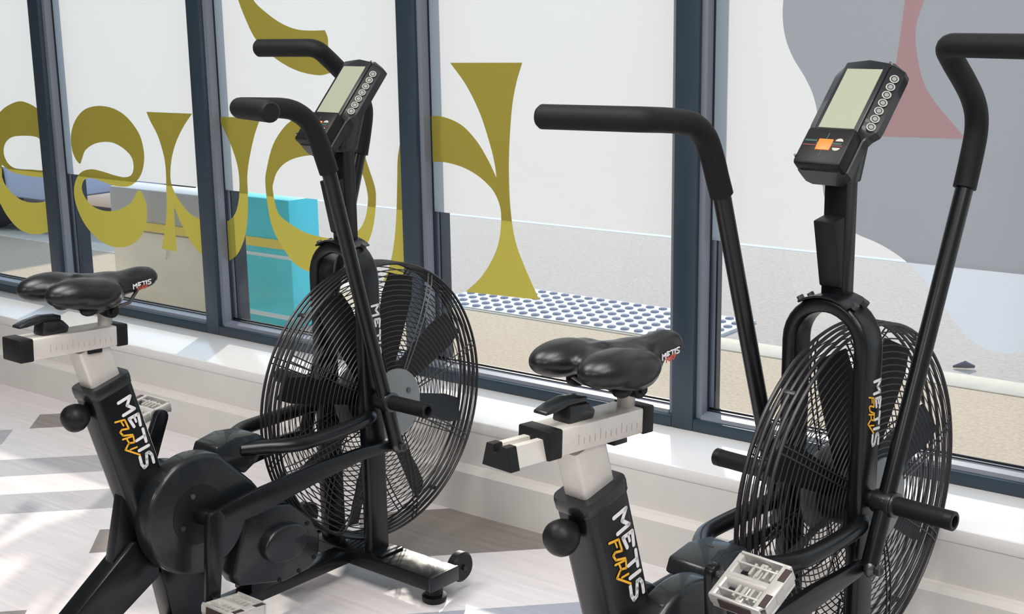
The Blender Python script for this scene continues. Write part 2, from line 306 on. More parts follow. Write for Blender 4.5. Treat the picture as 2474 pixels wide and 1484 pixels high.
def clip_half(P, a, b, c):           # keep a*x+b*y<=c
    out = []
    for i in range(len(P)):
        p, q = P[i], P[(i + 1) % len(P)]; dp, dq = a * p[0] + b * p[1] - c, a * q[0] + b * q[1] - c
        if dp <= 0: out.append(p)
        if dp * dq < 0: t = dp / (dp - dq); out.append((p[0] + (q[0] - p[0]) * t, p[1] + (q[1] - p[1]) * t))
    return out
fl = G(); V0, PW = 2.735, .156; k2 = math.sqrt(.5)
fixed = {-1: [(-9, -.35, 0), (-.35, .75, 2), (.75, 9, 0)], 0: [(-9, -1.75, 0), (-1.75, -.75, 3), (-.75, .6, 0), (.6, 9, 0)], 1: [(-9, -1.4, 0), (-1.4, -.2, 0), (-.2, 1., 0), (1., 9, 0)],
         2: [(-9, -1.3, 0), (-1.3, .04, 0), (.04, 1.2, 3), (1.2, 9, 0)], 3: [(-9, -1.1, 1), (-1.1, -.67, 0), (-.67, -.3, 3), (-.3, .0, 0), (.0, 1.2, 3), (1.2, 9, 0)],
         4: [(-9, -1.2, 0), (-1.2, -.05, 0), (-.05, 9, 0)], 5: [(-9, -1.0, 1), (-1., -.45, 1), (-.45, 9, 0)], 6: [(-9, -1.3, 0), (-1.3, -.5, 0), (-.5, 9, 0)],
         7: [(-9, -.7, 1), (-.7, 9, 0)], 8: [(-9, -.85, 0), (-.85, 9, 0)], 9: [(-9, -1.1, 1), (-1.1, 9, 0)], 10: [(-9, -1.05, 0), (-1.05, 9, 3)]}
V, F, MI = [], [], []
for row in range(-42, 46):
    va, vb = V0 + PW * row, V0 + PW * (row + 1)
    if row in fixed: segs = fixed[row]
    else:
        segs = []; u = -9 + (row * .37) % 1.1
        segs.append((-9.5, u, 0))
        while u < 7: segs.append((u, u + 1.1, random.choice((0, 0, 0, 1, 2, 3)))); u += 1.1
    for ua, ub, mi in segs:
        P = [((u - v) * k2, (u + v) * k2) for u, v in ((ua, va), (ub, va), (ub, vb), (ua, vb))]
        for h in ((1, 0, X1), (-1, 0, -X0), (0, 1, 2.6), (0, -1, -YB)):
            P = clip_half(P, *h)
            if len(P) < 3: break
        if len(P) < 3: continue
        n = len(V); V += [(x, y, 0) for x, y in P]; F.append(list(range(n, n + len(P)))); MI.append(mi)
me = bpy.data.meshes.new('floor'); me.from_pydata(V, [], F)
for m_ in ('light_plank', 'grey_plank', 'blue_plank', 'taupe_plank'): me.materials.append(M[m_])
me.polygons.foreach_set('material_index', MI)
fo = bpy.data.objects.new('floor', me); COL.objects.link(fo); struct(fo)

struct(G().box((X0, 2.578, 0), (X1, 2.96, .22)).done('wall_front', 'wall'))
struct(G().prism([(YW, 0), (2.58, 0), (2.58, .124), (YW + .012, .124), (YW, .112)], 0, X0, X1).done('baseboard_front', 'skirt', smooth=False))
struct(G().box((X0, YS, .215), (X1, 2.965, ZS), .006).done('trim_1', 'sill'))
struct(G().box((X0 - .1, YB, 0), (X0, 2.97, ZC)).done('wall_left', 'gym'))
struct(G().box((X1, YB, 0), (X1 + .1, 2.97, ZC)).done('wall_right', 'gym'))
struct(G().box((X0 - .1, YB - .1, 0), (X1 + .1, YB, ZC)).done('wall_back', 'gym'))
struct(G().box((X0 - .1, YB - .1, ZC), (X1 + .1, 2.97, ZC + .1)).done('ceiling', 'ceiling'))

# curtain of windows: one window per bay, its mullion on the left
PITCH = .905
muls = [-1.661 + PITCH * k for k in range(-6, 5)]
muls[2:7] = [-5.28, -4.375, -3.488, -2.573, -1.661]
bays = []
for i, (xa, xb) in enumerate(zip(muls, muls[1:])):
    wn = bpy.data.objects.new('window_%d' % (i + 1), None); COL.objects.link(wn); wn.location = (xa, YF, ZS); wn['kind'] = 'structure'
    inv = Matrix.Translation((-xa, -YF, -ZS))
    def P(g, name, m_, **k):
        bmesh.ops.transform(g.bm, matrix=inv, verts=g.bm.verts); return g.done(name, m_, wn, **k)
    P(G().box((xa - .0315, YF, ZS), (xa + .0315, 2.972, ZC), .003), 'mullion', 'frame')
    P(G().box((xa + .0315, YF, ZS), (xb - .0315, 2.955, .279), .003), 'bottom_rail', 'frame')
    g = G(); a, b = xa + .0315, xb - .0315
    g.box((a, YF + .018, .279), (a + .016, YG - .004, ZC)).box((b - .016, YF + .018, .279), (b, YG - .004, ZC)).prism([(YF + .012, .279), (YG - .004, .279), (YG - .004, .2925), (YF + .016, .288)], 0, a + .016, b - .016)
    P(g, 'glazing_bead', 'bead', smooth=False)
    g = G(); z0 = .2925
    for yy in (YG - .004,): 
        g.box((a, yy, z0 - .004), (a + .0195, yy + .004, ZC)).box((b - .0195, yy, z0 - .004), (b, yy + .004, ZC)).box((a, yy, z0 - .01), (b, yy + .004, z0 + .003))
        g.box((a + .026, YG + .012, z0), (a + .030, YG + .016, .735)).box((b - .030, YG + .012, z0), (b - .026, YG + .016, .735)).box((a, YG + .012, z0), (b, YG + .016, z0 + .006))
    P(g, 'gasket', 'gasket', smooth=False)
    g = G().box((a + .004, YG + .013, z0), (a + .026, YG + .018, .735)).box((b - .026, YG + .013, z0), (b - .004, YG + .018, .735))
    P(g, 'spacer_bar', 'spacer', smooth=False)
    g = G().quads([(a, YG, .27), (b, YG, .27), (b, YG, ZC), (a, YG, ZC)], [(0, 1, 2, 3)])
    P(g, 'glass_pane', 'glass', smooth=False)
    g = G().quads([(a + .012, YG + .006, .734), (b - .012, YG + .006, .734), (b - .012, YG + .006, ZC), (a + .012, YG + .006, ZC)], [(0, 1, 2, 3)])
    P(g, 'frosted_film', 'film', smooth=False)
    bays.append((a + .0195, b - .0195))

# lettering and coloured vinyl on the glass, cut at the frames
def vinyl(name, loops, m_, label, cat, y, group=None):
    L = [[Vector((p.x, p.y, 0)) for p in crom(l, 6)] for l in loops]
    flat = [p for l in L for p in l]; V, F = [], []
    for t in tessellate_polygon(L):
        tri = [(flat[i].x, flat[i].y) for i in t]
        for a, b in bays:
            Q = clip_half(clip_half(tri, 1, 0, b), -1, 0, -a); Q = clip_half(clip_half(Q, 0, 1, ZC - .01), 0, -1, -.30) if len(Q) > 2 else Q
            if len(Q) < 3: continue
            n = len(V); V += [(x, y, z) for x, z in Q]; F.append(list(range(n, n + len(Q))))
    me = bpy.data.meshes.new(name); me.from_pydata(V, [], F)
    bm = bmesh.new(); bm.from_mesh(me); bmesh.ops.remove_doubles(bm, verts=bm.verts, dist=1e-5); bmesh.ops.recalc_face_normals(bm, faces=bm.faces); bm.to_mesh(me); bm.free()
    me.materials.append(M[m_]); o = bpy.data.objects.new(name, me); COL.objects.link(o)
    return tag(o, label, cat, group)
grp = 'olive letters on the window'
for k, lab in (('h', 'olive window letter like a mirrored h, rightmost and biggest of the letters'), ('o', 'round olive window letter o behind the left bike\'s console mast'),
               ('u', 'olive window letter u crossing the mullion left of the round letter'), ('s', 'olive mirrored letter s on the window above the left bike\'s saddle'),
               ('e', 'olive mirrored letter e at the left edge of the picture'), ('top', 'olive curved letter tail hanging from the top behind the left bike\'s grip')):
    vinyl('window_letter', LETTER[k], 'olive', lab, 'letter', YG - .0025, grp)
vinyl('vinyl_shape', LETTER['grey'], 'greyfilm', 'large grey wavy vinyl shape on the right window pane', 'window film', YG - .0015)
vinyl('vinyl_shape', LETTER['pink'], 'pinkfilm', 'pink curved vinyl shape on the grey film behind the right console', 'window film', YG - .003)

# ---------------------------------------------------------------- the street
struct(G().box((-30, 2.965, -.3), (20, 4.45, 0)).done('ground', 'tarmac'))
struct(G().box((-30, 4.62, -.3), (20, 6.6, -.004)).done('road', 'road'))
struct(G().box((-30, 4.45, -.3), (20, 4.62, .004), .004).done('trim_2', 'kerb'))
struct(G().box((-40, 6.6, -.3), (30, 30, -.003)).done('white_stand_in_ground', 'render'))  # white ground added in place of a bright wall that shaded the road
# white tactile paving at the crossing
tp = G(); tp.box((-3.95, 4.47, -.02), (-2.55, 4.95, .008))
o = tp.done('tactile_paving', 'blister')
tag(o, 'white studded tactile paving beside the kerb outside the window', 'paving')
g = G()
for i in range(21):
    for j in range(7):
        g.lathe([(.020, 0), (.018, .006), (.012, .009), (0, .010)], (-3.91 + i * .066, 4.505 + j * .068, .008), (0, 0, 1), 8)
o2 = g.done('stud', 'stud', o); o2['kind'] = 'stuff'
g = G(); g.tube([(-1.62, 4.70, .003), (-1.58, 4.715, .014), (-1.55, 4.73, .006)], [.004, .014, .005], 6)
tag(g.done('litter_scrap', 'twig'), 'small dark scrap lying on the road beyond the right window', 'litter')

# teal cabinet outside the left windows; pane reflection painted into its left half
t = thing('street_cabinet', 'low teal cabinet with a yellow stripe outside the left windows, pane reflection painted on its left half', 'cabinet', (-4.7, 3.75, 0))
def PP(g, name, m_): bmesh.ops.transform(g.bm, matrix=Matrix.Translation((4.7, -3.75, 0)), verts=g.bm.verts); return g.done(name, m_, t)
PP(G().box((-4.53, 3.75, 0), (-4.085, 3.92, .548), .008), 'teal_body', 'teal')
PP(G().box((-5.31, 3.75, .0), (-4.53, 3.92, .33), .008), 'cream_reflection_body', 'cream')
PP(G().box((-5.31, 3.752, .33), (-4.53, 3.92, .528), .008), 'grey_reflection_panel', 'stone')
PP(G().box((-4.535, 3.744, .338), (-4.083, 3.76, .376)).box((-5.1, 3.744, .338), (-4.56, 3.76, .376)), 'stripe', 'stripe')
PP(G().box((-4.5, 3.743, .036), (-4.09, 3.76, .055)), 'reflection_strip', 'palebar')  # pale line painting a reflection across the teal face
PP(G().box((-4.535, 3.742, .296), (-4.083, 3.76, .312), .004), 'handle_rail', 'palebar')
PP(G().tube([(-4.9, 3.735, .22), (-4.83, 3.735, .46)], .006, 6), 'diagonal_bar', 'white')

# pale car parked far left
t = thing('parked_car', 'pale blue car parked across the street at far left', 'car', (-9.0, 5.3, -.004))
body = [(-1.9, .22), (1.9, .22), (1.95, .5), (1.85, .72), (1.0, .82), (.45, 1.25), (-.9, 1.28), (-1.55, .86), (-1.95, .78)]
G().prism(body, 1, -.75, .75, .05).done('body', 'carpaint', t)
G().prism([(.85, .84), (.42, 1.18), (-.85, 1.2), (-1.35, .86)], 1, -.765, .765, .02).done('side_window', 'carglass', t)
for x in (-1.2, 1.2):
    for y in (-.70, .70): G().cyl((x, y - .09, .31), (x, y + .09, .31), .31, 24, bevel=.03).done('wheel', 'tyre', t)
# ---------------------------------------------------------------- the air bikes
# local axes: x forward, y to the rider's left, z up; origin on the floor below the fan axle
FZ, FR = .407, .33
PIV = (-.087, .445)

def side(fn):                       # run for the right (-1) and the left (+1) side
    for sg in (-1, 1): fn(sg)

LEAN = math.radians(15.7)
def sticker(root, parent, org, du, dv, scale, h):
    """METIS over FURY; org = 3D point, du = reading direction, dv = up of the letters"""
    org, du, dv = Vector(org), Vector(du).normalized(), Vector(dv).normalized(); n = Vector(h)
    d0 = Vector((math.sin(LEAN), -math.cos(LEAN))); e0 = Vector((math.cos(LEAN), math.sin(LEAN))); c = Vector((-.69, .508))
    def fn(a, b, hh):
        q = Vector((a, b)) - c
        return org + du * (q.dot(d0) * scale) + dv * (q.dot(e0) * scale) + n * hh
    for nm, key, mt, hh in (('maker_name', 'white', 'white', 0), ('model_name', 'gold', 'gold', .0005)):
        g = G()
        for pts, wd in STICK[key]: g.stroke(pts, wd * 1.0, lambda a, b, q, hh=hh: fn(a, b, q + hh))
        g.done(nm, mt if not (scale < .6 and key == 'gold') else 'redprint', parent, smooth=False)

def make_fan(root, phase):
    # wire guards
    prof = [(.082, .056), (.12, .0565), (.17, .0555), (.21, .053), (.25, .048), (.285, .041), (.31, .034), (.326, .026)]
    def yr(r):
        for (r0, y0), (r1, y1) in zip(prof, prof[1:]):
            if r <= r1: return y0 + (y1 - y0) * (r - r0) / (r1 - r0)
        return prof[-1][1]
    for sg in (-1, 1):
        g = G(); n = 72; b = bmesh.new(); w = .00135
        R = [.090 + .0117 * i for i in range(20)]
        for r in R:
            y = yr(r) * sg; rings = []
            for k in range(n):
                a = 2 * PI * k / n; c, s_ = math.cos(a), math.sin(a)
                rings.append([b.verts.new(((r + dr) * c, y + dy, FZ + (r + dr) * s_)) for dr, dy in ((w, 0), (0, w), (-w, 0), (0, -w))])
            for k in range(n):
                A, B = rings[k], rings[(k + 1) % n]
                for q in range(4): b.faces.new((A[q], A[(q + 1) % 4], B[(q + 1) % 4], B[q]))
        bmesh.ops.recalc_face_normals(b, faces=b.faces); g._in(b)
        for k in range(8):
            for da in (-.021, .021):
                P = []
                for i in range(12):
                    r = .075 + (.326 - .075) * i / 11; a = 2 * PI * (k + .35) / 8 + da * .33 / max(r, .15) + .16 * sg * (r - .2)
                    P.append((r * math.cos(a), (yr(r) + .002) * sg, FZ + r * math.sin(a)))
                g.tube(P, .0017, 5)
        g.done('wire_guard', 'wire', root)
        G().lathe([(0, 0), (.08, 0), (.083, .003), (.083, .007), (0, .0075)], (0, .0535 * sg, FZ), (0, sg, 0), 40).done('hub_plate', 'hubgrey', root)
        G().cyl((0, .058 * sg, FZ), (0, .068 * sg, FZ), .016, 20, bevel=.002).done('axle_nut', 'steel', root)
        for k in range(3):
            a = k * 2.094 + .5; G().cyl((.05 * math.cos(a), .06 * sg, FZ + .05 * math.sin(a)), (.05 * math.cos(a), .0645 * sg, FZ + .05 * math.sin(a)), .006, 10).done('bolt', 'steel', root)
    g = G(); n = 96
    for y in (-.028, -.014, 0.0, .014, .028):
        g.tube([((FR - .0035) * math.cos(2 * PI * k / n), y, FZ + (FR - .0035) * math.sin(2 * PI * k / n)) for k in range(n)], .0035, 6, closed=True)
    g.done('guard_rim', 'wire', root)
    for a in (.75, 2.3, 3.6, 5.3):
        c, s_ = math.cos(a), math.sin(a); G().box((-.003, -.012, -.005), (.003, .012, .005), .002, Matrix.Translation(((FR - .003) * c, 0, FZ + (FR - .003) * s_)) @ Matrix.Rotation(-a, 4, 'Y')).done('rim_clip', 'wire', root)
    fan = G().lathe([(0, -.045), (.05, -.045), (.06, -.035), (.06, .035), (.05, .045), (0, .045)], (0, 0, FZ), (0, 1, 0), 32).done('fan_wheel', 'blade', root)
    for k in range(8):
        a = 2 * PI * k / 8 + phase; V, F = [], []
        for i in range(6):
            t = i / 5; r = .055 + .245 * t; hw = .024 + .016 * t if t < .9 else .030; tw = math.radians(34 - 10 * t)
            for sgn in (-1, 1):
                for th in (-.0012, .0012):
                    tx, ty = sgn * hw * math.cos(tw), sgn * hw * math.sin(tw) + th
                    V.append((r * math.cos(a) - tx * math.sin(a), max(-.046, min(.046, ty)), FZ + r * math.sin(a) + tx * math.cos(a)))
        for i in range(5):
            p, q = i * 4, i * 4 + 4
            F += [(p, q, q + 2, p + 2), (p + 1, p + 3, q + 3, q + 1), (p, p + 1, q + 1, q), (p + 2, q + 2, q + 3, p + 3)]
        F += [(0, 2, 3, 1), (20, 21, 23, 22)]
        G().quads(V, F).done('blade', 'blade', fan)

def make_saddle(root, xf, dz):
    """xf = front cap of the seat slider"""
    g = G()
    def blob(x, y, z, rx, ry, rz): g.sphere((xf + x, y, z + dz), (rx, ry, rz), 28)
    for sg in (-1, 1):
        blob(-.116, .047 * sg, .807, .062, .039, .0275)
        blob(-.080, .052 * sg, .799, .058, .034, .0285)
        blob(-.058, .046 * sg, .789, .044, .024, .0265)
    blob(-.066, 0, .803, .070, .060, .0235)
    blob(-.030, 0, .803, .060, .036, .0240)
    g.tube([(xf - .085, 0, .798 + dz), (xf - .055, 0, .797 + dz), (xf - .02, 0, .796 + dz), (xf + .02, 0, .799 + dz), (xf + .055, 0, .8025 + dz), (xf + .075, 0, .801 + dz), (xf + .086, 0, .797 + dz), (xf + .092, 0, .793 + dz)], [.040, .036, .031, .0275, .0265, .0235, .016, .006], 24, flat=(.88, 1))
    raw = g.done('raw', 'vinyl')
    md = raw.modifiers.new('remesh', 'REMESH'); md.mode = 'VOXEL'; md.voxel_size = .0036
    sm = raw.modifiers.new('smooth', 'SMOOTH'); sm.factor = .5; sm.iterations = 30
    me = bpy.data.meshes.new_from_object(raw.evaluated_get(bpy.context.evaluated_depsgraph_get())); me.name = 'saddle'
    bpy.data.objects.remove(raw)
    me.polygons.foreach_set('use_smooth', [True] * len(me.polygons))
    if not me.materials: me.materials.append(M['vinyl'])
    sad = bpy.data.objects.new('saddle', me); COL.objects.link(sad); sad.parent = root
    # elastomer bumpers, rails, clamp
    xs = xf - .03
    for sg in (-1, 1):
        G().sphere((xf - .09, .044 * sg, .770 + dz), (.018, .014, .012), 14).done('bumper', 'rubber', sad)
        G().tube([(xf - .115, .03 * sg, .782 + dz), (xf - .095, .027 * sg, .768 + dz), (xf - .07, .024 * sg, .760 + dz), (xf - .03, .021 * sg, .757 + dz), (xf + .015, .018 * sg, .762 + dz), (xf + .05, .010 * sg, .792 + dz)], .0035, 8).done('rail', 'steel', sad)
    G().cyl((xs, -.03, .755 + dz), (xs, .03, .755 + dz), .014, 18, bevel=.002).cyl((xs, -.036, .755 + dz), (xs, .036, .755 + dz), .0065, 12).done('clamp', 'rubber', sad)
    # maker's name on the flank of the nose
    def fn(a, b, h):
        q = Vector((a, b)) - Vector((-.69, .508)); d0 = Vector((math.sin(LEAN), -math.cos(LEAN))); e0 = Vector((math.cos(LEAN), math.sin(LEAN)))
        return Vector((xf + .040 + q.dot(d0) * .27, -.0272 - h * .6 + .02 * (q.dot(d0) * .27), .7935 + dz + q.dot(e0) * .30 + .08 * q.dot(d0) * .27))
    for nm, key, mt, hh in (('maker_name', 'white', 'white', 0), ('model_name', 'gold', 'redprint', .001)):
        g = G()
        for pts, wd in STICK[key]: g.stroke(pts, wd, lambda a, b, q, hh=hh: fn(a, b, q + hh), .002)
        g.done(nm, mt, sad, smooth=False)
    return sad

def make_handle(root, sg, prof, gripdir, grip, lowpt):
    """prof: (x,z) from pivot up to the elbow; grip = length of the outward grip"""
    y = .118 * sg
    pts = crom([Vector((p[0], p[1], 0)) for p in prof], 6, False)
    pts3 = [Vector((p.x, y, p.y)) for p in pts]
    pv = Vector((PIV[0], y, PIV[1])); low = Vector((lowpt[0], y, lowpt[1]))
    f0 = Vector((prof[0][0], y, prof[0][1]))             # start of the foam
    h = G().tube([low, pv, f0], .0158, 16).done('handle_bar', 'black', root)
    g = Vector(gripdir).normalized(); e = pts3[-1]
    tail = []
    a_in = (pts3[-1] - pts3[-3]).normalized()
    for k in range(1, 7):
        t = k / 6; tail.append(e + (a_in * (t - t * t / 2) + g * (t * t / 2)) * .045)
    end = tail[-1] + g * grip; tail += [tail[-1] + g * (grip * q) for q in (.25, .5, .75, 1)]
    P = [f0 + (f0 - pv).normalized() * .0] + pts3[1:] + tail
    P2 = P + [P[-1] + g * .006]
    G().tube(P2, [.0205] * (len(P2) - 1) + [.016], 18).done('foam_grip', 'foam', h)
    return h

def make_pedal(parent_crank, c, tilt, sg):
    mx = Matrix.Translation(c) @ Matrix.Rotation(tilt, 4, 'Y')
    yo = lambda a, b: (min(a * sg, b * sg), max(a * sg, b * sg))
    g = G()
    def ring(pts, r): g.tube(pts, r, 6, closed=True, mx=mx)
    y0, y1 = -.042 * sg * -1 * -1, .042 * sg          # inner / outer
    for x in (-.0435, .0435):                          # fore and aft cage walls
        g.box((x - .0022, -.043, -.013), (x + .0022, .043, .013), .001, mx)
        xi = x * .62; g.box((xi - .0018, -.040, -.006), (xi + .0018, .040, .011), .001, mx)
    ends = lambda y0, y1: [(-.0455, y0), (.0455, y0), (.044, (y0 + y1) / 2), (.034, y1), (-.034, y1), (-.044, (y0 + y1) / 2)]
    for z0, z1 in ((-.013, -.008), (.008, .013)): g.prism(ends(.030 * sg, .050 * sg), 2, z0, z1, .002, mx)
    ya, yb = yo(.046, .049); g.box((-.036, ya, -.010), (.036, yb, .010), .001, mx)
    ya, yb = yo(-.048, -.036); g.box((-.0455, ya, -.010), (.0455, yb, .010), .004, mx)
    g.tube([(0, -.05, 0), (0, .04, 0)], .0115, 14, mx=mx)
    g.box((-.040, -.006, -.004), (.040, .006, .006), .002, mx)
    for k in range(4):
        for x in (-.022, .022): g.box((x - .011, -.026 + k * .012 - .002, -.004), (x + .011, -.026 + k * .012 + .002, .010), 0, mx)
    p = g.done('pedal', 'pedal', parent_crank)
    for x in (-.0465, .0465): G().box((x - .001, -.028, -.008), (x + .001, .028, .008), 0, mx).done('reflector', 'reflector', p)
    ya, yb = yo(.0375, .0485)
    for x in (-.026, .026): G().box((x - .012, ya, .0125), (x + .012, yb, .0136), 0, mx).done('reflector', 'reflector', p)

def make_console(root, dx):
    o = Vector((-.151 + dx, 0, 1.034 + dx * .5)); u = Vector((.673, 0, .740)); n = Vector((-.740, 0, .673)); yv = Vector((0, 1, 0))
    def C(y, a, h): return o + yv * y + u * a + n * h
    # housing: cross sections along u
    secs = [(-.006, .040, .30, -.006), (.0, .049, .5, 0), (.066, .049, .5, 0), (.078, .055, .62, 0), (.088, .0655, .62, 0), (.10, .067, .62, 0), (.205, .067, .62, 0), (.218, .064, .62, -.002), (.224, .053, .62, -.005)]
    V, F = [], []
    for a, hw, cf, dh in secs:
        cw = .044; sl = .013
        row = [(-hw, -.032), (-hw, -sl - .002), (-hw + .003, -sl), (-min(cw, hw - .004), 0), (min(cw, hw - .004), 0), (hw - .003, -sl), (hw, -sl - .002), (hw, -.032), (hw * .75, -.040), (-hw * .75, -.040)]
        bulge = lambda y: .008 * (1 - (y / .07) ** 2) if a > .2 else 0
        V += [tuple(C(y, a + bulge(y), h + dh)) for y, h in row]
    k = 10
    for i in range(len(secs) - 1):
        for j in range(k): F.append((i * k + j, i * k + (j + 1) % k, (i + 1) * k + (j + 1) % k, (i + 1) * k + j))
    F.append(list(range(k))); F.append([(len(secs) - 1) * k + j for j in range(k)])
    con = G().quads(V, F).done('console', 'cover', root, sharp=28)
    fr = Matrix(((0, u.x, n.x, o.x), (1, 0, 0, 0), (0, u.z, n.z, o.z), (0, 0, 0, 1)))
    g = G(); g.prism([(-.043, .072), (.043, .072), (.043, .222), (0, .229), (-.043, .222)], 2, -.001, .004, .002, fr, holes=()); g.done('bezel', 'cover', con)
    G().box((-.0345, .078, .004), (.0345, .207, .0052), .0, fr).done('screen', 'lcd', con)
    kp = G().box((-.0465, -.004, -.02), (.0465, .073, .014), .006, fr).done('keypad', 'rubber', con)
    G().box((-.0145, .024, .013), (.0135, .047, .0155), .003, fr).done('start_key', 'orange', kp)
    G().box((.016, .041, .0138), (.04, .045, .0145), 0, fr).box((-.0015, .041, .0138), (.0005, .060, .0145), 0, fr).box((-.0015, .010, .0138), (.0005, .041, .0145), 0, fr).box((-.033, .036, .0138), (.016, .0405, .0145), 0, fr).done('green_print', 'green', kp)
    G().box((-.036, .0325, .0138), (.041, .0350, .0145), 0, fr).done('red_print', 'red', kp)
    for zc, up in ((.0435, 1), (.030, -1)):
        G().prism([(-.026 + .0075 * math.cos(t * PI / 8), zc + up * .006 * math.sin(t * PI / 8)) for t in range(9)], 2, .0138, .0146, 0, fr).done('arrow_key', 'ring', kp)
    # seven round keys on the right wing (y negative)
    yv2 = Vector((0, -1, 0))
    for i in range(7):
        a = .092 + i * .0172; ym = -.0565
        c = C(ym, a, -.0063); sl = (C(-.067, a, -.013) - C(-.044, a, 0)).normalized(); nn = sl.cross(u).normalized()
        if nn.dot(n) < 0: nn = -nn
        c = c + nn * .0006
        P = [c + (sl * math.cos(2 * PI * q / 18) + u * math.sin(2 * PI * q / 18)) * .0068 for q in range(18)]
        kb = G().tube(P, .0013, 6, closed=True).done('key_ring', 'ring', con)
        G().cyl(c - nn * .001, c + nn * .0006, .0042, 12).done('key', 'hubgrey', kb)
    G().cyl(C(-.042, .222, .0), C(-.042, .222, .0055), .0025, 8).done('screw', 'chrome', con); G().cyl(C(.0455, .010, .0), C(.0455, .010, .0148), .0025, 8).done('screw', 'chrome', kp)
    return con

def air_bike(label, loc, yaw, p):
    root = thing('air_bike', label, 'exercise bike', loc, yaw, 'fan bikes by the window')
    # ---- floor stabilisers
    for nm, x0, x1 in (('front_stabilizer', -.137, -.047), ('rear_stabilizer', -.995, -.915)):
        st = G().box((x0, -.287, .045), (x1, .287, .080), .004).done(nm, 'black', root)
        for sg in (-1, 1):
            G().lathe([(0, 0), (.026, 0), (.028, .004), (.028, .014), (.02, .018), (.02, .046), (0, .046)], ((x0 + x1) / 2 + .004, .252 * sg, 0), (0, 0, 1), 24).done('foot_pad', 'rubber', st)
            G().box((x0 - .0008, .2868 * sg - .0045, .0445), (x1 + .0008, .2868 * sg + .0045, .0806), .003).done('end_cap', 'cover', st)
            if nm.startswith('front'):
                wh = G().lathe([(0, -.013), (.030, -.013), (.035, -.008), (.035, .008), (.030, .013), (0, .013)], (-.012, .262 * sg, .059), (0, 1, 0), 28).done('transport_wheel', 'rubber', st)
                g = G(); g.box((-.05, .242 * sg - .002, .05), (-.006, .242 * sg + .002, .068), .002); g.cyl((-.012, .24 * sg, .059), (-.012, .28 * sg, .059), .006, 12); g.done('wheel_bracket', 'black', st)
                G().box((-.125, .118 * sg - .008, .080), (-.055, .118 * sg + .008, .086), .002).done('weld_plate', 'black', st)
    # ---- frame
    G().box((-.93, -.025, .044), (-.13, .025, .074), .004).done('floor_rail', 'black', root)
    strut = [(-.64, .26), (-.70, .285), (-.955, .098), (-.925, .06), (-.885, .06), (-.649, .193)]
    G().prism(strut, 1, -.025, .025, .005).done('rear_strut', 'black', root)
    G().prism([(-.703, .42), (-.635, .42), (-.63, .24), (-.70, .262), (-.753, .226)], 1, -.014, .014, .003).done('gusset', 'black', root)
    G().prism([(-.65, .23), (-.525, .23), (-.545, .07), (-.622, .07)], 1, -.026, .026, .004).done('crank_column', 'black', root)
    G().box((-.425, -.03, .072), (-.325, .03, .16), .004).done('cover_support', 'black', root)
    # seat tube (leaning back)
    ax = Vector((-math.sin(LEAN), 0, math.cos(LEAN))); top = Vector((-.729, 0, .612)); bx = Vector((math.cos(LEAN), 0, math.sin(LEAN)))
    sec = rrect(.094, .071, .016, 5)
    def ring_solid(g, levels, sec_):
        b = bmesh.new(); R = []
        for dist, sc in levels: R.append([b.verts.new(top + ax * dist + bx * (q[0] * sc) + Vector((0, q[1] * sc, 0))) for q in sec_])
        for A, B in zip(R, R[1:]):
            for k in range(len(A)): b.faces.new((A[k], A[(k + 1) % len(A)], B[(k + 1) % len(A)], B[k]))
        b.faces.new(list(reversed(R[0]))); b.faces.new(R[-1]); bmesh.ops.recalc_face_normals(b, faces=b.faces); g._in(b); return g
    tube = ring_solid(G(), [(-.37, 1), (0, 1)], sec).done('seat_tube', 'black', root)
    ring_solid(G(), [(-.014, 1.005), (-.011, 1.045), (.004, 1.055), (.009, 1.03), (.0092, .85)], sec).done('tube_collar', 'cover', tube)
    sticker(root, tube, (-.69, -.0362, .508), (math.sin(LEAN), 0, -math.cos(LEAN)), (math.cos(LEAN), 0, math.sin(LEAN)), 1.0, (0, -1, 0))
    # pull pin knob behind the tube
    k0 = Vector((-.745, 0, .572)); kd = Vector((-.95, 0, -.28)).normalized()
    kn = G().lathe([(0, .006), (.011, .008), (.0105, .016), (.013, .022), (.019, .028), (.0240, .036), (.0265, .044), (.0272, .050), (.0262, .057), (.023, .064), (.0175, .0695), (.010, .0725), (0, .0735)], k0, kd, 24).done('pin_knob', 'rubber', root)
    G().lathe([(0, -.012), (.013, -.012), (.013, .012), (0, .012)], k0, kd, 16).done('pin_sleeve', 'steel', kn)
    # seat post and slider
    xf = p['slider']; mid = -.735
    pw = rrect(.066, .044, .006, 3)
    ring_solid(G(), [(-.12, 1), (.084, 1)], pw).done('seat_post', 'silver', root)
    sl_ = G().box((xf - .20, -.029, .694), (xf - .023, .029, .733), .003).done('seat_slider', 'silver', root)
    for a, b in ((xf - .226, xf - .198), (xf - .024, xf)): G().box((a, -.0305, .692), (b, .0305, .7345), .003).done('slider_cap', 'rubber', sl_)
    g = G()
    for i in range(12): x = xf - .165 + i * .0115; g.box((x, -.0294, .704), (x + .0012, -.0288, .704 + (.016 if i % 4 == 0 else .010)))
    g.done('scale_marks', 'slot', sl_)
    G().box((xf - .085, -.027, .686), (xf - .055, .027, .6945), .002).done('post_plate', 'black', sl_)
    if p['rail_out'] > .01:
        xr = xf - .226 - p['rail_out']
        ir = G().prism([(-.026, .694), (.026, .694), (.018, .722), (.007, .722), (.005, .712), (-.005, .712), (-.007, .722), (-.018, .722)], 0, xr, xf - .2).done('inner_rail', 'silver', sl_, smooth=False)
        G().prism([(-.028, .691), (.028, .691), (.020, .724), (.007, .724), (.005, .713), (-.005, .713), (-.007, .724), (-.020, .724)], 0, xr - .016, xr + .002, .001).done('end_cap', 'rubber', ir, smooth=False)
